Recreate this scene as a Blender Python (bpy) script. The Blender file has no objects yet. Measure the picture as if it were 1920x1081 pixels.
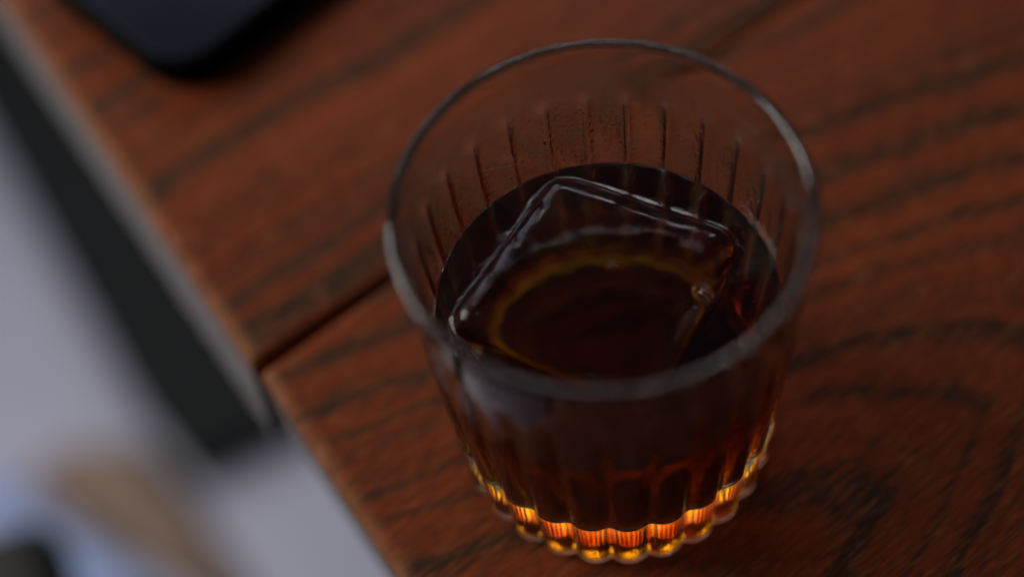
import bpy, bmesh, math, random
from mathutils import Vector, Matrix, noise

random.seed(7)
S = bpy.context.scene
COL = S.collection
MM = 0.001

# ------------------------------------------------------------------ camera
ELEV, ROLL = math.radians(58.329), math.radians(-9.762)
cam_data = bpy.data.cameras.new("camera")
cam = bpy.data.objects.new("camera", cam_data)
COL.objects.link(cam)
fwd = Vector((0, math.cos(ELEV), -math.sin(ELEV)))
rt = Vector((1, 0, 0))
upv = rt.cross(fwd)
Rv = rt * math.cos(ROLL) + upv * math.sin(ROLL)
Uv = -rt * math.sin(ROLL) + upv * math.cos(ROLL)
CAM = Vector((-0.019526, -0.155053, 0.319171))
M = Matrix((Rv, Uv, -fwd)).transposed().to_4x4()
M.translation = CAM
cam.matrix_world = M
cam_data.lens = 50
cam_data.sensor_width = 36
cam_data.clip_start = 0.01
cam_data.clip_end = 60
cam_data.dof.use_dof = True
cam_data.dof.focus_distance = 0.3155
cam_data.dof.aperture_fstop = 2.4
S.camera = cam

# ------------------------------------------------------------------ world, lamps, exposure
W = bpy.data.worlds.new("World")
S.world = W
W.use_nodes = True
bg = W.node_tree.nodes["Background"]
bg.inputs["Color"].default_value = (0.42, 0.52, 0.72, 1)
bg.inputs["Strength"].default_value = 0.10


def area(name, loc, target, sx, sy, power, color):
    l = bpy.data.lights.new(name, 'AREA')
    l.shape = 'RECTANGLE'
    l.size, l.size_y = sx, sy
    l.energy = power
    l.color = color
    o = bpy.data.objects.new(name, l)
    COL.objects.link(o)
    o.location = loc
    d = Vector(target) - Vector(loc)
    o.rotation_euler = d.to_track_quat('-Z', 'Y').to_euler()
    return o


# daylight from tall windows behind the table, mostly from the back left
area("window_light", (-0.92, 0.40, 0.58), (-0.1, 0.05, 0), 0.7, 0.6, 11, (1.0, 0.97, 0.93))
area("window_light", (0.25, 1.70, 1.25), (0, 0, 0), 1.0, 0.32, 7.8, (0.94, 0.94, 1.0))
area("window_light", (-0.75, 1.7, 0.85), (0, 0, 0), 0.7, 0.7, 3.0, (0.75, 0.85, 1.0))

S.view_settings.view_transform = 'Standard'
S.view_settings.look = 'None'
S.view_settings.exposure = 0.12
S.view_settings.gamma = 1
cy = S.cycles
cy.max_bounces = 28
cy.transmission_bounces = 28
cy.glossy_bounces = 16
cy.diffuse_bounces = 4
cy.transparent_max_bounces = 16
cy.volume_bounces = 0
cy.caustics_reflective = True
cy.caustics_refractive = True
cy.blur_glossy = 0.3
cy.sample_clamp_indirect = 6
cy.use_denoising = True
try:
    cy.denoiser = 'OPENIMAGEDENOISE'
    cy.denoising_input_passes = 'RGB_ALBEDO_NORMAL'
except Exception:
    pass

# ------------------------------------------------------------------ helpers


def link(name, me, mat=None, parent=None):
    o = bpy.data.objects.new(name, me)
    COL.objects.link(o)
    if mat:
        me.materials.append(mat)
    if parent:
        o.parent = parent
    return o


def pydata(name, v, f, smooth=True):
    me = bpy.data.meshes.new(name)
    me.from_pydata(v, [], f)
    me.update()
    if smooth:
        me.polygons.foreach_set('use_smooth', [True] * len(me.polygons))
    return me


def empty(name, loc=(0, 0, 0), rz=0):
    o = bpy.data.objects.new(name, None)
    COL.objects.link(o)
    o.location = loc
    o.rotation_euler.z = rz
    o.empty_display_size = 0.02
    return o


def tag(o, label, cat, group=None):
    o['label'] = label
    o['category'] = cat
    if group:
        o['group'] = group
    return o


def newmat(name):
    m = bpy.data.materials.new(name)
    m.use_nodes = True
    nt = m.node_tree
    for n in list(nt.nodes):
        nt.nodes.remove(n)
    out = nt.nodes.new('ShaderNodeOutputMaterial')
    return m, nt, out


class NB:
    """small node builder"""

    def __init__(self, nt):
        self.nt = nt

    def n(self, t, **kw):
        x = self.nt.nodes.new('ShaderNode' + t)
        for k, v in kw.items():
            setattr(x, k, v)
        return x

    def l(self, a, b):
        self.nt.links.new(a, b)

    def m(self, op, a, b=None, c=None, clamp=False):
        x = self.n('Math', operation=op, use_clamp=clamp)
        for i, v in enumerate((a, b, c)):
            if v is None:
                continue
            if isinstance(v, (int, float)):
                x.inputs[i].default_value = v
            else:
                self.l(v, x.inputs[i])
        return x.outputs[0]

    def ramp(self, fac, stops, interp='LINEAR'):
        x = self.n('ValToRGB')
        x.color_ramp.interpolation = interp
        el = x.color_ramp.elements
        while len(el) < len(stops):
            el.new(0.5)
        for e, (p, c) in zip(el, stops):
            e.position = p
            e.color = c if len(c) == 4 else (*c, 1)
        self.l(fac, x.inputs[0])
        return x.outputs[0]

    def mix(self, fac, a, b, blend='MIX'):
        x = self.n('Mix', data_type='RGBA', blend_type=blend)
        if isinstance(fac, (int, float)):
            x.inputs[0].default_value = fac
        else:
            self.l(fac, x.inputs[0])
        for i, v in ((6, a), (7, b)):
            if isinstance(v, tuple):
                x.inputs[i].default_value = v if len(v) == 4 else (*v, 1)
            else:
                self.l(v, x.inputs[i])
        return x.outputs[2]

    def noise(self, vec, scale, detail=3, rough=0.5, dim='3D', w=None, dist=0):
        x = self.n('TexNoise', noise_dimensions=dim)
        x.inputs['Scale'].default_value = scale
        x.inputs['Detail'].default_value = detail
        x.inputs['Roughness'].default_value = rough
        x.inputs['Distortion'].default_value = dist
        if vec is not None:
            self.l(vec, x.inputs['Vector'])
        if w is not None:
            self.l(w, x.inputs['W'])
        return x.outputs[0]

    def map(self, vec, scale=(1, 1, 1), loc=(0, 0, 0), rot=(0, 0, 0)):
        x = self.n('Mapping')
        x.inputs['Scale'].default_value = scale
        x.inputs['Location'].default_value = loc
        x.inputs['Rotation'].default_value = rot
        self.l(vec, x.inputs['Vector'])
        return x.outputs[0]

    def bump(self, h, strength, dist):
        x = self.n('Bump')
        x.inputs['Strength'].default_value = strength
        x.inputs['Distance'].default_value = dist
        self.l(h, x.inputs['Height'])
        return x.outputs[0]


def simple(name, color, rough=0.5, metallic=0.0, spec=0.5, nscale=None, namt=0.15, bump=0.0):
    m, nt, out = newmat(name)
    b = NB(nt)
    p = b.n('BsdfPrincipled')
    p.inputs['Base Color'].default_value = (*color, 1)
    p.inputs['Roughness'].default_value = rough
    p.inputs['Metallic'].default_value = metallic
    p.inputs['Specular IOR Level'].default_value = spec
    if nscale:
        tc = b.n('TexCoord')
        nz = b.noise(tc.outputs['Object'], nscale, 4)
        lo = tuple(c * (1 - namt) for c in color)
        hi = tuple(min(1, c * (1 + namt)) for c in color)
        b.l(b.ramp(nz, [(0.3, lo), (0.7, hi)]), p.inputs['Base Color'])
        if bump:
            b.l(b.bump(nz, bump, 0.002), p.inputs['Normal'])
    b.l(p.outputs[0], out.inputs[0])
    return m


# ------------------------------------------------------------------ wood
def wood(name, mode, seed, v_axis=-0.057):
    """open-pored stained wood; local X runs along the board. cathedral or straight grain"""
    m, nt, out = newmat(name)
    b = NB(nt)
    tc = b.n('TexCoord')
    P = tc.outputs['Object']
    # gentle waviness of the grain
    wv = b.noise(b.map(P, (9, 22, 22), (seed, 0, 0)), 1, 2, 0.5)
    wv2 = b.noise(b.map(P, (40, 160, 40), (seed, 3, 0)), 1, 2, 0.55)
    off = b.m('ADD', b.m('MULTIPLY', b.m('SUBTRACT', wv, 0.5), 0.016), b.m('MULTIPLY', b.m('SUBTRACT', wv2, 0.5), 0.0045))
    sx = b.n('SeparateXYZ')
    b.l(P, sx.inputs[0])
    u = b.m('MULTIPLY', sx.outputs[0], 1000)
    v = b.m('MULTIPLY', b.m('ADD', sx.outputs[1], off), 1000)
    z = b.m('MULTIPLY', sx.outputs[2], 1000)
    if mode == 'cathedral':
        dv = b.m('SUBTRACT', v, v_axis * 1000)
        up = b.m('MAXIMUM', dv, 0)
        lo = b.m('MAXIMUM', b.m('MULTIPLY', dv, -1), 0)
        t_up = b.m('DIVIDE', b.m('MULTIPLY', up, up), b.m('ADD', 22, b.m('MULTIPLY', up, 0.22)))
        t_lo = b.m('MULTIPLY', lo, 2.6)
        f = b.m('ADD', b.m('ADD', u, t_up), t_lo)
        f = b.m('ADD', f, b.m('MULTIPLY', z, 0.8))
        w = b.m('MULTIPLY', f, 1 / 23.0)
    else:
        f = b.m('ADD', b.m('MULTIPLY', v, 1.0), b.m('MULTIPLY', u, 0.035))
        f = b.m('ADD', f, b.m('MULTIPLY', z, 0.7))
        w = b.m('MULTIPLY', f, 1 / 9.5)
    rings = b.noise(None, 1.0, 2, 0.5, '1D', b.m('ADD', w, seed * 3.17))
    # streaky pores
    p1 = b.noise(b.map(P, (75, 1500, 300), (seed, seed, 0)), 1, 3, 0.6)
    p2 = b.noise(b.map(P, (28, 420, 200), (seed + 4, seed, 0)), 1, 3, 0.6)
    p3 = b.noise(b.map(P, (260, 3600, 800), (seed + 9, seed, 0)), 1, 2, 0.6)
    ringd = b.ramp(rings, [(0.35, (1, 1, 1)), (0.43, (0.72, 0.72, 0.72)), (0.51, (0.2, 0.2, 0.2)), (0.60, (0, 0, 0))])
    mod = b.m('ADD', b.m('MULTIPLY', b.m('SUBTRACT', p1, 0.5), 3.4), b.m('MULTIPLY', b.m('SUBTRACT', p2, 0.46), 1.5))
    dark = b.m('ADD', b.m('MULTIPLY', ringd, 0.86 if mode == 'cathedral' else 0.98), b.m('MULTIPLY', mod, 0.9), clamp=True)
    big = b.noise(b.map(P, (6, 14, 14), (seed + 2, 1, 0)), 1, 2, 0.5)
    light_c = b.ramp(big, [(0.3, (0.130, 0.0218, 0.0056)), (0.7, (0.215, 0.0385, 0.0098))])
    dark_c = b.ramp(p2, [(0.3, (0.020, 0.0138, 0.0080)), (0.7, (0.038, 0.0225, 0.0118))])
    colr = b.mix(dark, light_c, dark_c)
    # fine open pores
    pore = b.ramp(p3, [(0.32, (1, 1, 1)), (0.46, (0, 0, 0))])
    porew = b.m('MULTIPLY', pore, b.m('ADD', b.m('MULTIPLY', ringd, 0.4), 0.65))
    colr = b.mix(porew, colr, (0.014, 0.009, 0.006))
    p4 = b.noise(b.map(P, (110, 2300, 500), (seed + 13, 2, 0)), 1, 2, 0.6)
    colr = b.mix(b.m('MULTIPLY', b.ramp(p4, [(0.54, (0, 0, 0)), (0.66, (1, 1, 1))]), 0.7), colr, (0.30, 0.088, 0.028))
    # worn edges with the arris highlight painted in: vertex attribute
    at = b.n('Attribute', attribute_name='wear_highlight')
    wn = b.noise(b.map(P, (90, 160, 160)), 1, 3)
    wr = b.m('MULTIPLY', at.outputs['Fac'], b.ramp(wn, [(0.3, (0.25,) * 3), (0.6, (1, 1, 1))]))
    colr = b.mix(wr, colr, (0.24, 0.092, 0.036))
    # sawn end, painted pale grey for the window light on it
    at2 = b.n('Attribute', attribute_name='lit_endgrain')
    colr = b.mix(at2.outputs['Fac'], colr, (0.175, 0.155, 0.15))
    p = b.n('BsdfPrincipled')
    b.l(colr, p.inputs['Base Color'])
    rg = b.m('ADD', b.m('MULTIPLY', dark, 0.12), 0.40)
    b.l(rg, p.inputs['Roughness'])
    p.inputs['Specular IOR Level'].default_value = 0.06
    h = b.m('SUBTRACT', b.m('MULTIPLY', p1, 0.5), b.m('ADD', b.m('MULTIPLY', pore, 0.5), b.m('MULTIPLY', ringd, 0.35)))
    b.l(b.bump(h, 0.55, 0.00035), p.inputs['Normal'])
    b.l(p.outputs[0], out.inputs[0])
    return m


def plank(name, mat, parent, v0, v0b, v1, v1b, u0, skew, u1, thick, flare=0.0, seed=0, rad=0.0022):
    """board with rounded, slightly uneven arrises; its end runs along u0 + skew*v"""
    v, f = [], []
    wear_highlight, endg = [], []
    # cross-section offsets of the rounded arris, used at the near end and at both long edges
    nu = [0, 0.0003, 0.0009, 0.0022, 0.005, 0.010] + [0.010 + (u1 - u0 - 0.010) * (i / 60) ** 1.2 for i in range(1, 61)]
    nv = 74
    prof = [0.0, 0.0005, 0.0013, 0.003] 
    ts = []
    Wd = v1 - v0
    for p in prof:
        ts.append(p / Wd)
    for i in range(1, nv):
        ts.append(prof[-1] / Wd + (1 - 2 * prof[-1] / Wd) * i / nv)
    for p in reversed(prof):
        ts.append(1 - p / Wd)

    def drop(d):
        d = max(0.0, min(d, rad))
        return rad - math.sqrt(max(0, rad * rad - (rad - d) ** 2))
    cols = len(ts)
    for iu, du in enumerate(nu):
        for iv, t in enumerate(ts):
            frac = (du / (u1 - u0))
            top = v1 + (v1b - v1) * min(1, du / 0.14)
            bot = v0 + (v0b - v0) * min(1, du / 0.14)
            vv = bot + (top - bot) * t
            ue = u0 + skew * vv
            jit = noise.noise(Vector((vv * 160, seed, 0))) * 0.0005 + noise.noise(Vector((vv * 600, seed, 3))) * 0.00022
            fade = max(0, 1 - du / 0.012)
            uu = ue + du + jit * fade
            if du > 0.010:
                uu = u0 + du + skew * vv * (1 - frac)
            dz = drop(du) + drop(t * Wd) * 0.8 + drop((1 - t) * Wd) * 0.8
            dz += (noise.noise(Vector((uu * 220, vv * 220, seed))) * 0.00012) + abs(jit) * fade * 0.6
            v.append((uu, vv, -dz))
            e = max(0, 1 - du / 0.0042)
            wear_highlight.append(min(1, e * 1.1) + 0.35 * max(0, 1 - min(t, 1 - t) * Wd / 0.0018))
            endg.append(0)
    rows = len(nu)
    for i in range(rows - 1):
        for j in range(cols - 1):
            a = i * cols + j
            f.append((a, a + cols, a + cols + 1, a + 1))
    # skirt: end face and long sides
    per = [j for j in range(cols)] + [i * cols + cols - 1 for i in range(1, rows)] + \
          [(rows - 1) * cols + j for j in range(cols - 2, -1, -1)] + [i * cols for i in range(rows - 2, 0, -1)]
    base = len(v)
    lv = 5
    for k in range(1, lv + 1):
        for idx in per:
            x, y, z = v[idx]
            onend = idx < cols
            zz = z + (-thick - z) * k / lv
            fx = -flare * k / lv if onend else 0
            v.append((x + fx, y, zz))
            wear_highlight.append(0)
            endg.append(1 if onend else 0)
    n = len(per)
    ring = [per] + [[base + (k - 1) * n + q for q in range(n)] for k in range(1, lv + 1)]
    for k in range(lv):
        for q in range(n):
            q2 = (q + 1) % n
            f.append((ring[k][q], ring[k][q2], ring[k + 1][q2], ring[k + 1][q]))
    f.append(tuple(ring[-1]))
    me = pydata(name, v, f)
    for nm, dat in (('wear_highlight', wear_highlight), ('lit_endgrain', endg)):
        a = me.attributes.new(nm, 'FLOAT', 'POINT')
        a.data.foreach_set('value', dat)
    o = link(name, me, mat, parent)
    bm = bmesh.new()
    bm.from_mesh(me)
    bmesh.ops.recalc_face_normals(bm, faces=bm.faces)
    for e in bm.edges:
        if len(e.link_faces) == 2 and e.calc_face_angle(0) > 0.9:
            e.smooth = False
    bm.to_mesh(me)
    bm.free()
    return o


def box_mesh(name, x0, x1, y0, y1, z0, z1, bev=0.002):
    bm = bmesh.new()
    bmesh.ops.create_cube(bm, size=1)
    bmesh.ops.scale(bm, vec=(x1 - x0, y1 - y0, z1 - z0), verts=bm.verts)
    bmesh.ops.translate(bm, vec=((x0 + x1) / 2, (y0 + y1) / 2, (z0 + z1) / 2), verts=bm.verts)
    if bev:
        bmesh.ops.bevel(bm, geom=bm.edges[:], offset=bev, segments=3, affect='EDGES', profile=0.5)
    me = bpy.data.meshes.new(name)
    bm.to_mesh(me)
    bm.free()
    me.polygons.foreach_set('use_smooth', [False] * len(me.polygons))
    return me


FLOOR_Z = -0.72
TROT = math.atan2(0.491, 0.871)

# floor
m, nt, out = newmat('pale_floor')
b = NB(nt)
tc = b.n('TexCoord')
nz = b.noise(tc.outputs['Object'], 1.7, 4)
nf = b.noise(tc.outputs['Object'], 30, 4)
p = b.n('BsdfPrincipled')
c1 = b.ramp(nz, [(0.3, (0.32, 0.33, 0.42)), (0.7, (0.46, 0.44, 0.54))])
b.l(b.mix(b.m('MULTIPLY', nf, 0.25), c1, (0.38, 0.39, 0.47)), p.inputs['Base Color'])
p.inputs['Roughness'].default_value = 0.45
b.l(p.outputs[0], out.inputs[0])
fl = link('floor', pydata('floor', [(-6, -6, 0), (6, -6, 0), (6, 6, 0), (-6, 6, 0)], [(0, 1, 2, 3)], False), m)
fl.location.z = FLOOR_Z
fl['kind'] = 'structure'

# table
table = empty('wooden_table', (0, 0, FLOOR_Z), TROT)
tag(table, 'dark reddish brown plank table under the glass and the phone, on a black steel frame', 'table')
LIFT = -FLOOR_Z
planks = [
    plank('plank', wood('wood_front', 'cathedral', 1.3), table, -0.118, -0.118, 0.0688, 0.0696, -0.0659, 0.058, 0.95, 0.036, 0.0, 1),
    plank('plank', wood('wood_back', 'straight', 2.6), table, 0.0728, 0.0701, 0.262, 0.262, -0.0667, 0.057, 0.95, 0.040, 0.0035, 2),
    plank('plank', wood('wood_near', 'straight', 5.1), table, -0.306, -0.306, -0.121, -0.121, -0.0675, 0.05, 0.95, 0.036, 0.0, 3),
    plank('plank', wood('wood_far', 'straight', 8.4), table, 0.265, 0.265, 0.455, 0.455, -0.0662, 0.05, 0.95, 0.040, 0.003, 4),
]
for o in planks:
    o.location.z = LIFT
steel = simple('black_steel', (0.012, 0.014, 0.014), 0.7, 0.0, 0.12, 60, 0.3)

# sled frame under the table: foot rail parallel to the table end, posts, top rail


def uvz(x, y):
    c, s_ = math.cos(TROT), math.sin(TROT)
    return (x * c + y * s_, -x * s_ + y * c)


eu, ev = uvz(-0.268, 0.375)
RAIL = [(-0.336, 0.415), (-0.296, 0.352), (-0.195, 0.385), (-0.50, 1.06), (-0.625, 1.06)]   # plan outline on the floor
v = [(*uvz(x, y), z) for z in (0.0, 0.038, 0.041) for x, y in RAIL]
n = len(RAIL)
f = [tuple(range(n)), tuple(2 * n + k for k in reversed(range(n)))]
for k in range(2):
    f += [(k * n + q, (k + 1) * n + q, (k + 1) * n + (q + 1) % n, k * n + (q + 1) % n) for q in range(n)]
me = pydata('foot_rail', v, f, False)
bm = bmesh.new()
bm.from_mesh(me)
bmesh.ops.recalc_face_normals(bm, faces=bm.faces)
bm.to_mesh(me)
bm.free()
link('foot_rail', me, steel, table)
link('table_leg', box_mesh('table_leg', eu + 0.010, eu + 0.06, ev + 0.56, ev + 0.62, 0.041, LIFT - 0.055, 0.003), steel, table)
link('top_rail', box_mesh('top_rail', 0.02, 0.07, -0.28, ev + 0.70, LIFT - 0.054, LIFT - 0.0405, 0.003), steel, table)
link('table_leg', box_mesh('table_leg', 0.80, 0.86, -0.22, -0.16, 0.0, LIFT - 0.0405, 0.003), steel, table)

# ------------------------------------------------------------------ drinking glass
H = 0.0928
R_IOR_G, R_IOR_L, R_IOR_I = 1.51, 1.342, 1.31
LEVEL = 0.0550
NF = 27
NT = NF * 14


def glass_mat():
    m, nt, out = newmat('clear_glass')
    b = NB(nt)
    g = b.n('BsdfGlass')
    g.distribution = 'MULTI_GGX'
    g.inputs['Roughness'].default_value = 0.0
    g.inputs['Color'].default_value = (0.97, 0.985, 0.98, 1)
    a = b.n('Attribute', attribute_name='ior')
    b.l(a.outputs['Fac'], g.inputs['IOR'])
    tc = b.n('TexCoord')
    P = tc.outputs['Object']
    mk = b.n('Attribute', attribute_name='mist')
    # condensation: fine beads and a few longer runs
    n1 = b.noise(b.map(P, (1, 1, 0.75)), 1100, 2, 0.6)
    n2 = b.noise(b.map(P, (1, 1, 0.35), (3, 1, 0)), 420, 3, 0.6)
    n3 = b.noise(P, 90, 3, 0.6)
    beads = b.ramp(n1, [(0.46, (0, 0, 0)), (0.62, (1, 1, 1))])
    runs = b.ramp(n2, [(0.50, (0, 0, 0)), (0.62, (1, 1, 1))])
    patch = b.ramp(n3, [(0.32, (0.25,) * 3), (0.55, (1, 1, 1))])
    h = b.m('MULTIPLY', b.m('ADD', b.m('MULTIPLY', beads, 0.5), runs), b.m('MULTIPLY', patch, mk.outputs['Fac']))
    h = b.m('ADD', h, b.m('MULTIPLY', b.noise(P, 30, 1), 0.04))
    b.l(b.bump(h, 0.42, 0.00020), g.inputs['Normal'])
    hz = b.n('Attribute', attribute_name='haze')
    rr = b.m('MULTIPLY', hz.outputs['Fac'], b.m('ADD', 0.16, b.m('MULTIPLY', patch, 0.10)))
    b.l(rr, g.inputs['Roughness'])
    b.l(g.outputs[0], out.inputs[0])
    return m


def smooth(a, b_, x):
    t = max(0, min(1, (x - a) / (b_ - a)))
    return t * t * (3 - 2 * t)


RB, RT = 0.0384, 0.0420
TH_IN_T, TH_IN_B = 0.0397, 0.0342
FLOOR_IN = 0.0155


def r_out(z):
    return RB + (RT - RB) * z / H


def r_in(z):
    # inner wall with a rounded inner corner at the floor
    base = TH_IN_B + (TH_IN_T - TH_IN_B) * (z / H)
    return base


def flute(th, z):
    c = abs(math.cos(NF * th / 2))
    g = (1 - c) ** (1.15 + 1.0 * smooth(0.02, 0.06, z))
    a = 0.0017 * (0.60 + 0.40 * smooth(0.070, 0.006, z)) * smooth(0.0775, 0.0735, z)
    return -a * g


def r_inner_corner(z):
    # radius of inner wall incl. rounded corner of radius RC
    RC = 0.008
    r = r_in(z)
    if z < FLOOR_IN + RC:
        d = FLOOR_IN + RC - z
        d = min(d, RC)
        r = r_in(FLOOR_IN + RC) - RC + math.sqrt(max(0, RC * RC - d * d)) - 0.0
    return r


# profile: list of (r, z, is_outer, kind)
prof = []
prof.append((0.0, 0.0016, 'bot'))
for r in (0.008, 0.016, 0.024, 0.028):
    prof.append((r, 0.0016 - 0.0002 * smooth(0.016, 0.03, r), 'bot'))
prof += [(0.0315, 0.0008, 'bot'), (0.0352, 0.0002, 'foot'), (0.0365, 0.0, 'foot')]
CR = 0.0008
for i in range(1, 9):
    a = i / 8 * math.pi / 2
    prof.append((r_out(CR) - CR + CR * math.sin(a), CR - CR * math.cos(a), 'out'))
zs = [0.0055, 0.0075, 0.010, 0.013, 0.017, 0.022, 0.028, 0.034, 0.040, 0.046, 0.052, 0.058, 0.063, 0.067, 0.070, 0.072, 0.0735,
      0.0745, 0.0755, 0.0765, 0.0775, 0.079, 0.082, 0.085, 0.088, 0.0903]
for z in zs:
    prof.append((r_out(z), z, 'out'))
# rounded rim, a touch thicker than the wall
zc = H - 0.00145
rc_o, rc_i = r_out(zc), r_in(zc)
rm, rr_ = (rc_o + rc_i) / 2, (rc_o - rc_i) / 2
for i in range(0, 15):
    a = math.pi * i / 14
    prof.append((rm + rr_ * math.cos(a) * 1.06, zc + 0.00145 * math.sin(a), 'rim'))
zi = [0.0895, 0.086, 0.082, 0.078, 0.073, 0.068, 0.063, 0.059, 0.0565, LEVEL + 0.0006, LEVEL, 0.0535, 0.051, 0.047, 0.042, 0.036, 0.031, 0.027, 0.0245]
for z in zi:
    prof.append((r_in(z), z, 'in'))
for i in range(1, 9):
    z = FLOOR_IN + 0.008 * (1 - math.sin(i / 8 * math.pi / 2))
    prof.append((r_inner_corner(z), z, 'in'))
rl = prof[-1][0]
for k in (0.85, 0.6, 0.3):
    prof.append((rl * k, FLOOR_IN, 'in'))
prof.append((0.0, FLOOR_IN, 'in'))


def mist(z, kind, th):
    if kind != 'out':
        return 0
    top = 0.0800 + 0.002 * noise.noise(Vector((math.cos(th) * 3, math.sin(th) * 3, 0)))
    return smooth(top + 0.004, top - 0.004, z) * (0.45 + 0.55 * smooth(0.03, 0.055, z)) * (0.2 + 0.8 * smooth(-0.5, 0.3, math.sin(th)))


def haze(z, kind, th):
    if kind in ('foot', 'bot'):
        return 1.7 if kind == 'foot' else 0.35
    if kind == 'in' and z < 0.0245:
        return 0.6
    if kind != 'out':
        return 0
    e = 0.0015 * noise.noise(Vector((math.cos(th) * 4, math.sin(th) * 4, 7)))
    far = 0.25 + 0.75 * smooth(-0.6, 0.2, math.sin(th))
    return far * (smooth(0.0868 + e, 0.0835 + e, z) * smooth(0.067, 0.0765, z) + 0.05 * smooth(0.080, 0.070, z)) + 0.15 * smooth(0.026, 0.016, z) + 1.2 * smooth(0.0045, 0.002, z)


v, f, mi, fi, hzv = [], [], [], [], []
rings = []
for (r, z, k) in prof:
    if r == 0:
        rings.append([len(v)])
        v.append((0, 0, z))
        mi.append(0)
        hzv.append(0)
        continue
    ids = []
    for j in range(NT):
        th = 2 * math.pi * j / NT
        rr2 = r
        if k in ('out',):
            rr2 = r + flute(th, z)
        elif k == 'foot':
            rr2 = r + flute(th, 0.004) * 0.85
        ids.append(len(v))
        v.append((rr2 * math.cos(th), rr2 * math.sin(th), z))
        mi.append(mist(z, k, th))
        hzv.append(haze(z, k, th))
    rings.append(ids)
for a in range(len(rings) - 1):
    A, B = rings[a], rings[a + 1]
    wet = prof[a][2] == 'in' and prof[a][1] <= LEVEL + 1e-6
    ior = R_IOR_G / R_IOR_L if wet else R_IOR_G
    for j in range(NT):
        j2 = (j + 1) % NT
        if len(A) == 1:
            f.append((A[0], B[j2], B[j]))
        elif len(B) == 1:
            f.append((A[j], A[j2], B[0]))
        else:
            f.append((A[j], A[j2], B[j2], B[j]))
        fi.append(ior)
me = pydata('drinking_glass', v, f)
at = me.attributes.new('ior', 'FLOAT', 'FACE')
at.data.foreach_set('value', fi)
at = me.attributes.new('mist', 'FLOAT', 'POINT')
at.data.foreach_set('value', mi)
at = me.attributes.new('haze', 'FLOAT', 'POINT')
at.data.foreach_set('value', hzv)
glass = link('drinking_glass', me, glass_mat())
glass.location.z = 0.0002
glass.rotation_euler.z = -0.017
tag(glass, 'clear ribbed whisky glass with a smooth rim standing on the plank table', 'glass')

# ------------------------------------------------------------------ ice cube
ICE_T, ICE_B = 0.0594, 0.0302
PTS = [Vector((-0.0055, 0.0365)), Vector((-0.0362, 0.0005)), Vector((0.0035, -0.0275)), Vector((0.0332, 0.0105))]
IC = sum(PTS, Vector((0, 0))) / 4


def sdf_poly(p, pts):
    d = 1e9
    s_ = 1
    n = len(pts)
    for i in range(n):
        a, c = pts[i], pts[(i + 1) % n]
        e, w = c - a, p - a
        t = max(0, min(1, w.dot(e) / e.dot(e)))
        d = min(d, (w - e * t).length)
    inside = all((pts[(i + 1) % n] - pts[i]).cross(p - pts[i]) >= 0 for i in range(n))
    return -d if inside else d


RCO = 0.0055
inset = [IC + (q - IC) * (1 - RCO / 0.0225) for q in PTS]


def rho(phi, level):
    d = Vector((math.cos(phi), math.sin(phi)))
    lo, hi = 0.0, 0.06
    for _ in range(26):
        mid = (lo + hi) / 2
        if sdf_poly(IC + d * mid, inset) < level:
            lo = mid
        else:
            hi = mid
    return lo


NP = 220
PH = [2 * math.pi * i / NP for i in range(NP)]
RHO0 = [rho(p_, RCO) for p_ in PH]
BE = 0.0060
BV = 0.0044
# bevel profile levels
lev = {}


def ring_at(insetd):
    key = round(insetd, 6)
    if key not in lev:
        lev[key] = [rho(p_, max(RCO - insetd, 0.0002)) for p_ in PH]
    return lev[key]


def side_bulge(z):
    t = (z - ICE_B) / (ICE_T - ICE_B)
    return 0.0006 * math.sin(t * 3.1) - 0.0035 * (1 - t)


def ice_rings(off):
    """rings from top centre outwards and down; off = outward offset (for the cavity)"""
    out = []
    for k in (0.25, 0.5, 0.72, 0.87, 0.95):
        out.append(([r * k for r in ring_at(BE)], ICE_T, 'top'))
    for i in range(0, 9):
        a = i / 8 * math.pi / 2
        out.append((ring_at(BE * (1 - math.sin(a))), ICE_T - BV * (1 - math.cos(a)), 'bev'))
    return out


def wobble(x, y, z):
    q = Vector((x * 95, y * 95, z * 95))
    return noise.noise(q) * 0.00034 + noise.noise(q * 2.7) * 0.00014


v, f, fi = [], [], []
rings = [[0]]
v.append((IC.x, IC.y, ICE_T - 0.0003))
specs = ice_rings(0)
zl = [0.0528, 0.0505, 0.047, 0.042, 0.0395, 0.0375, 0.036, 0.0345, 0.0332]
side = RHO0
for z in zl:
    specs.append(([r + side_bulge(z) for r in side], z, 'side'))
for i in range(1, 6):
    a = i / 5 * math.pi / 2
    specs.append(([r + side_bulge(0.0332) - 0.003 * (1 - math.cos(a)) for r in side], 0.0332 - 0.003 * math.sin(a), 'side'))
for k in (0.8, 0.5, 0.25):
    specs.append(([(r + side_bulge(0.0332) - 0.003) * k for r in side], 0.0302, 'side'))
tilt = Vector((-0.012, -0.016))   # slight lean of the floating cube


def ice_z(x, y, z):
    w = smooth(0.05, 0.056, z)
    return z + w * ((x - IC.x) * tilt.x + (y - IC.y) * tilt.y)


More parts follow.
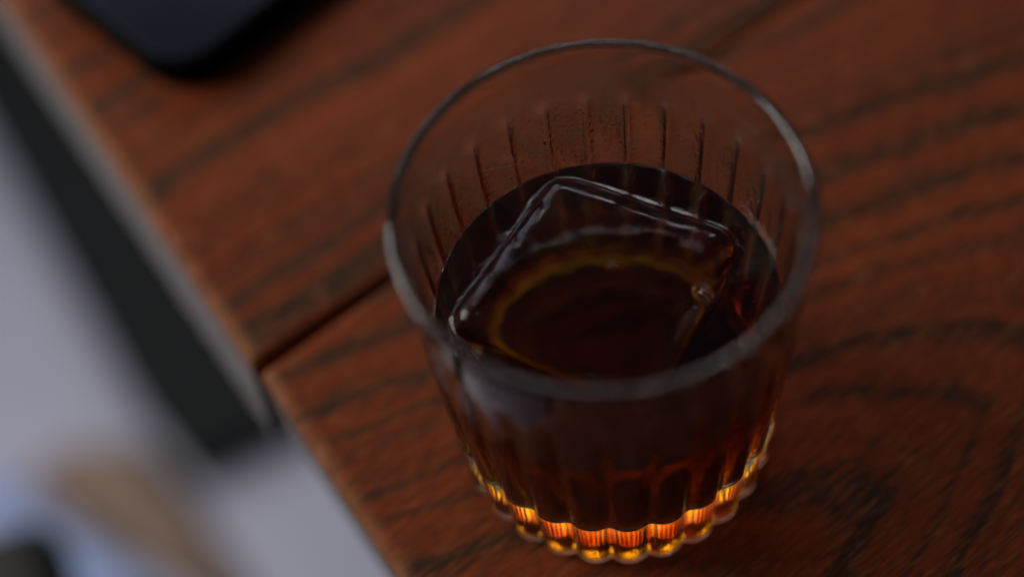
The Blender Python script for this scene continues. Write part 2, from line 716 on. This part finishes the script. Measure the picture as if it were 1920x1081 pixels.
for (rad, z, kind) in specs:
    ids = []
    for p_, r in zip(PH, rad):
        x, y = IC.x + r * math.cos(p_), IC.y + r * math.sin(p_)
        dd = 0
        if kind in ('top', 'bev'):
            dd = wobble(x, y, z)
        zz = ice_z(x, y, z) + dd * (1.0 if kind == 'bev' else 0.7)
        rr2 = r + (wobble(x * 1.3, y * 1.3, 5) * 0.5 if kind == 'bev' else 0)
        ids.append(len(v))
        v.append((IC.x + rr2 * math.cos(p_), IC.y + rr2 * math.sin(p_), zz))
    rings.append(ids)
rings.append([len(v)])
v.append((IC.x, IC.y, 0.0302))
for a in range(len(rings) - 1):
    A, B = rings[a], rings[a + 1]
    for j in range(NP):
        j2 = (j + 1) % NP
        if len(A) == 1:
            fc = (A[0], B[j], B[j2])
        elif len(B) == 1:
            fc = (A[j2], A[j], B[0])
        else:
            fc = (A[j], B[j], B[j2], A[j2])
        f.append(fc)
        zmean = sum(v[q][2] for q in fc) / len(fc)
        fi.append(R_IOR_I if zmean > LEVEL - 0.0004 else 0.996)
me = pydata('ice_cube', v, f)
at = me.attributes.new('ior', 'FLOAT', 'FACE')
at.data.foreach_set('value', fi)

m, nt, out = newmat('clear_ice')
b = NB(nt)
g = b.n('BsdfGlass')
g.inputs['Roughness'].default_value = 0.09
g.inputs['Color'].default_value = (0.99, 0.99, 1, 1)
a = b.n('Attribute', attribute_name='ior')
b.l(a.outputs['Fac'], g.inputs['IOR'])
tc = b.n('TexCoord')
n1 = b.noise(tc.outputs['Object'], 160, 2)
n2 = b.noise(tc.outputs['Object'], 45, 2)
b.l(b.bump(b.m('ADD', b.m('MULTIPLY', n1, 0.3), n2), 0.12, 0.0006), g.inputs['Normal'])
b.l(g.outputs[0], out.inputs[0])
ice = link('ice_cube', me, m)
ice.location.z = 0.0002
tag(ice, 'large clear square ice cube with rounded edges in the dark drink', 'ice cube')

# air bubbles frozen in the cube
m, nt, out = newmat('air_bubble')
b = NB(nt)
g = b.n('BsdfGlass')
g.inputs['IOR'].default_value = 1 / R_IOR_I
g.inputs['Roughness'].default_value = 0.0
b.l(g.outputs[0], out.inputs[0])


def bubble(loc, s, rz=0):
    bm = bmesh.new()
    bmesh.ops.create_icosphere(bm, subdivisions=3, radius=1)
    me = bpy.data.meshes.new('air_bubble')
    bm.to_mesh(me)
    bm.free()
    me.polygons.foreach_set('use_smooth', [True] * len(me.polygons))
    o = link('air_bubble', me, m, ice)
    o.location = loc
    o.scale = s
    o.rotation_euler.z = rz
    return o


bubble((0.0205, -0.0015, 0.0538), (0.0031, 0.0023, 0.0022), 2.2)
bubble((0.0030, 0.0085, 0.0545), (0.0017, 0.0012, 0.0011), 0.2)
bubble((-0.0105, -0.0160, 0.0545), (0.0008, 0.0006, 0.0006), -0.5)  # added bubble, to give a gold glint at the front edge
for _ in range(16):
    q = Vector((random.uniform(-0.024, 0.022), random.uniform(-0.016, 0.024), random.uniform(0.044, 0.055)))
    if sdf_poly(q.xy, inset) < -0.001:
        s_ = random.uniform(0.00012, 0.00024)
        bubble(q, (s_, s_, s_))

# ------------------------------------------------------------------ the drink
GAP = 0.00006
CIR = []
for p_ in PH:
    CIR.append((math.cos(p_), math.sin(p_)))


def wall_r(px, py, dx, dy, R):
    bq = px * dx + py * dy
    return -bq + math.sqrt(max(0, bq * bq - (px * px + py * py - R * R)))


v, f, fi = [], [], []
rings = []


def addring(rad, z, zf=None):
    ids = []
    for (cx, sy), r in zip(CIR, rad):
        ids.append(len(v))
        v.append((IC.x + r * cx, IC.y + r * sy, z if zf is None else zf(r, cx, sy)))
    rings.append((ids, None))
    return ids


def wall(z, gap=GAP):
    R = r_inner_corner(z) - gap
    return [wall_r(IC.x, IC.y, cx, sy, R) for cx, sy in CIR]


seq = []   # (ids, ior of the faces to the NEXT ring)
seq.append(([len(v)], 1.0))
v.append((IC.x, IC.y, 0.0299))
cav = lambda z: [r + side_bulge(z) + GAP for r in RHO0]
bot_r = [r + side_bulge(0.0332) - 0.003 for r in RHO0]
for k in (0.5, 1.0):
    seq.append((addring([r * k for r in bot_r], 0.0302 - GAP), 1.0))
for i in range(4, 0, -1):
    a = i / 5 * math.pi / 2
    seq.append((addring([r + side_bulge(0.0332) - 0.003 * (1 - math.cos(a)) + GAP for r in RHO0], 0.0332 - 0.003 * math.sin(a) - GAP * 0.5), 1.0))
for z in reversed(zl):
    seq.append((addring(cav(z), z), 1.0))
# cavity top meets the liquid surface at the bevel (bevel foot)
men_i = [r + 0.0001 for r in ring_at(0)]
seq.append((addring(men_i, LEVEL + 0.0000), R_IOR_L))
wt = wall(LEVEL)
for t, dz in ((0.04, -0.00012), (0.12, -0.00034), (0.3, -0.0005), (0.5, -0.0005), (0.7, -0.0004), (0.88, -0.0002), (0.96, -0.00006)):
    seq.append((addring([mi_ + (w - mi_) * t for mi_, w in zip(men_i, wt)], LEVEL + dz), R_IOR_L))
seq.append((addring(wt, LEVEL), 1.0))
for z in (0.0535, 0.051, 0.047, 0.042, 0.036, 0.031, 0.027, 0.0245):
    seq.append((addring(wall(z), z), 1.0))
for i in range(1, 9):
    z = FLOOR_IN + 0.008 * (1 - math.sin(i / 8 * math.pi / 2))
    seq.append((addring(wall(z), max(z, FLOOR_IN) + GAP), 1.0))
lastw = wall(FLOOR_IN)
for k in (0.6, 0.3):
    seq.append((addring([r * k for r in lastw], FLOOR_IN + GAP), 1.0))
seq.append(([len(v)], 1.0))
v.append((IC.x, IC.y, FLOOR_IN + GAP))
for a in range(len(seq) - 1):
    A, ior = seq[a]
    B = seq[a + 1][0]
    for j in range(NP):
        j2 = (j + 1) % NP
        if len(A) == 1:
            f.append((A[0], B[j], B[j2]))
        elif len(B) == 1:
            f.append((A[j2], A[j], B[0]))
        else:
            f.append((A[j], B[j], B[j2], A[j2]))
        fi.append(ior)
me = pydata('dark_drink', v, f)
at = me.attributes.new('ior', 'FLOAT', 'FACE')
at.data.foreach_set('value', fi)
m, nt, out = newmat('amber_drink')
b = NB(nt)
g = b.n('BsdfGlass')
g.inputs['Roughness'].default_value = 0.0
a = b.n('Attribute', attribute_name='ior')
b.l(a.outputs['Fac'], g.inputs['IOR'])
b.l(g.outputs[0], out.inputs[0])
va = b.n('VolumeAbsorption')
va.inputs['Color'].default_value = (0.875, 0.67, 0.0, 1)
va.inputs['Density'].default_value = 320
b.l(va.outputs[0], out.inputs['Volume'])
drink = link('dark_drink', me, m)
drink.location.z = 0.0002
tag(drink, 'dark amber brown drink filling the lower half of the ribbed glass', 'drink')

# ------------------------------------------------------------------ phone
ph = empty('mobile_phone', (-0.1045, 0.1225, 0.0003), math.radians(39))
tag(ph, 'black phone with rounded corners lying on the table behind the glass, dark glossy side up', 'phone')


def rrect(x0, x1, y0, y1, r, n=10):
    pts = []
    for cx, cy_, a0 in ((x1 - r, y1 - r, 0), (x0 + r, y1 - r, 90), (x0 + r, y0 + r, 180), (x1 - r, y0 + r, 270)):
        for i in range(n + 1):
            a = math.radians(a0 + 90 * i / n)
            pts.append((cx + r * math.cos(a), cy_ + r * math.sin(a)))
    return pts


def slab(name, layers, mat, parent):
    """layers: list of (outline, z) bottom to top"""
    v, f = [], []
    n = len(layers[0][0])
    for pts, z in layers:
        v += [(x, y, z) for x, y in pts]
    for k in range(len(layers) - 1):
        for j in range(n):
            j2 = (j + 1) % n
            f.append((k * n + j, k * n + j2, (k + 1) * n + j2, (k + 1) * n + j))
    f.append(tuple(reversed(range(n))))
    f.append(tuple((len(layers) - 1) * n + j for j in range(n)))
    me = pydata(name, v, f)
    for e in me.polygons[-2:]:
        e.use_smooth = False
    return link(name, me, mat, parent)


PX, PY, PR = 0.152, 0.075, 0.016
case_m = simple('phone_case', (0.0045, 0.0045, 0.004), 1.0, 0, 0.0, 300, 0.2)
lay = []
for dz, ins in ((0.0, 0.0022), (0.0006, 0.0010), (0.0018, 0.0001), (0.0035, 0.0), (0.0075, 0.0), (0.0092, 0.0003), (0.0102, 0.0010), (0.0106, 0.0018)):
    lay.append((rrect(ins, PX - ins, ins, PY - ins, PR - ins), dz))
slab('case', lay, case_m, ph)
scr_m = simple('dark_screen', (0.005, 0.006, 0.012), 0.2, 0, 0.26)
lay = []
for dz, ins in ((0.01063, 0.0030), (0.01070, 0.0030), (0.01074, 0.0031)):
    lay.append((rrect(ins, PX - ins, ins, PY - ins, PR - ins), dz))
slab('screen', lay, scr_m, ph)

# ------------------------------------------------------------------ things on the floor, lower left
def pillow_mesh(name, outline, h, seed, rough=0.1, rings_=9):
    """soft low body over a polygon outline; h = height"""
    n = len(outline)
    cx = sum(p[0] for p in outline) / n
    cy_ = sum(p[1] for p in outline) / n
    N = 64
    per = []
    tot = [0]
    for i in range(n):
        a, c = outline[i], outline[(i + 1) % n]
        tot.append(tot[-1] + math.dist(a, c))
    for k in range(N):
        s_ = tot[-1] * k / N
        for i in range(n):
            if tot[i] <= s_ < tot[i + 1]:
                t = (s_ - tot[i]) / (tot[i + 1] - tot[i])
                a, c = outline[i], outline[(i + 1) % n]
                per.append((a[0] + (c[0] - a[0]) * t, a[1] + (c[1] - a[1]) * t))
                break
    v, f = [], []
    for q in range(rings_ + 1):
        t = q / rings_
        sc = 1 - 0.97 * t
        z = h * (1 - (1 - t) ** 3)
        for (x, y) in per:
            X, Y = cx + (x - cx) * sc, cy_ + (y - cy_) * sc
            w = noise.noise(Vector((X * 18, Y * 18, seed))) * h * rough
            v.append((X, Y, max(0.0, z + (w if q else 0))))
    for q in range(rings_):
        for k in range(N):
            k2 = (k + 1) % N
            f.append((q * N + k, q * N + k2, (q + 1) * N + k2, (q + 1) * N + k))
    f.append(tuple(rings_ * N + k for k in range(N)))
    f.append(tuple(reversed(range(N))))
    return pydata(name, v, f)


def floor_pt(x, y, zf=FLOOR_Z):
    """ground point seen at photo pixel (x, y): used once to survey where the floor things stand"""
    d = fwd + Rv * ((x - 960) / 2667) - Uv * ((y - 540.5) / 2667)
    q = CAM + d * ((zf - CAM.z) / d.z)
    return (round(q.x, 3), round(q.y, 3))


def ground_thing(name, px, h, seed, mat, label, cat, rough=0.25):
    o_pts = [floor_pt(*q, FLOOR_Z + h * 0.5) for q in px]
    area2 = sum(o_pts[i][0] * o_pts[(i + 1) % len(o_pts)][1] - o_pts[(i + 1) % len(o_pts)][0] * o_pts[i][1] for i in range(len(o_pts)))
    if area2 < 0:
        o_pts.reverse()
    cx = sum(p[0] for p in o_pts) / len(o_pts)
    cy_ = sum(p[1] for p in o_pts) / len(o_pts)
    me = pillow_mesh(name, [(p[0] - cx, p[1] - cy_) for p in o_pts], h, seed, rough)
    o = link(name, me, mat)
    o.location = (cx, cy_, FLOOR_Z + 0.001)
    return tag(o, label, cat)


ground_thing('bag', [(30, 885), (120, 815), (265, 815), (350, 910), (480, 1120), (385, 1120), (250, 1045), (125, 965)], 0.04, 1,
             simple('tan_leather', (0.27, 0.18, 0.13), 0.6, 0, 0.3, 20, 0.25, 0.3),
             'blurred tan brown leather bag lying on the pale floor at lower left', 'bag')
ground_thing('cloth', [(-60, 860), (15, 895), (120, 980), (225, 1050), (330, 1120), (60, 1170), (20, 1010), (-60, 950)], 0.02, 5,
             simple('blue_cloth', (0.36, 0.46, 0.74), 0.8, 0, 0.2, 14, 0.25, 0.4),
             'blurred light blue cloth beside the tan bag in the lower left corner', 'cloth')
# black chair; rest beyond the seat corner is unseen, added to darken glass reflections
chair = empty('chair', (-0.422, -0.070, FLOOR_Z), math.radians(13))
tag(chair, 'blurred black chair seat showing in the lower left corner beside the blue cloth', 'chair')
cm = simple('black_leather', (0.02, 0.019, 0.015), 0.65, 0, 0.2, 20, 0.25)
SH = -0.27 - FLOOR_Z
link('seat', box_mesh('seat', -0.215, 0.215, -0.22, 0.162, SH - 0.045, SH, 0.014), cm, chair)
for lx, ly in ((-0.18, -0.18), (0.18, -0.18), (-0.18, 0.11), (0.18, 0.11)):
    link('leg', box_mesh('leg', lx - 0.014, lx + 0.014, ly - 0.014, ly + 0.014, 0.001, SH - 0.0455, 0.003), steel, chair)
link('backrest', box_mesh('backrest', -0.24, -0.2155, -0.20, 0.14, SH - 0.03, SH + 0.36, 0.010), cm, chair)
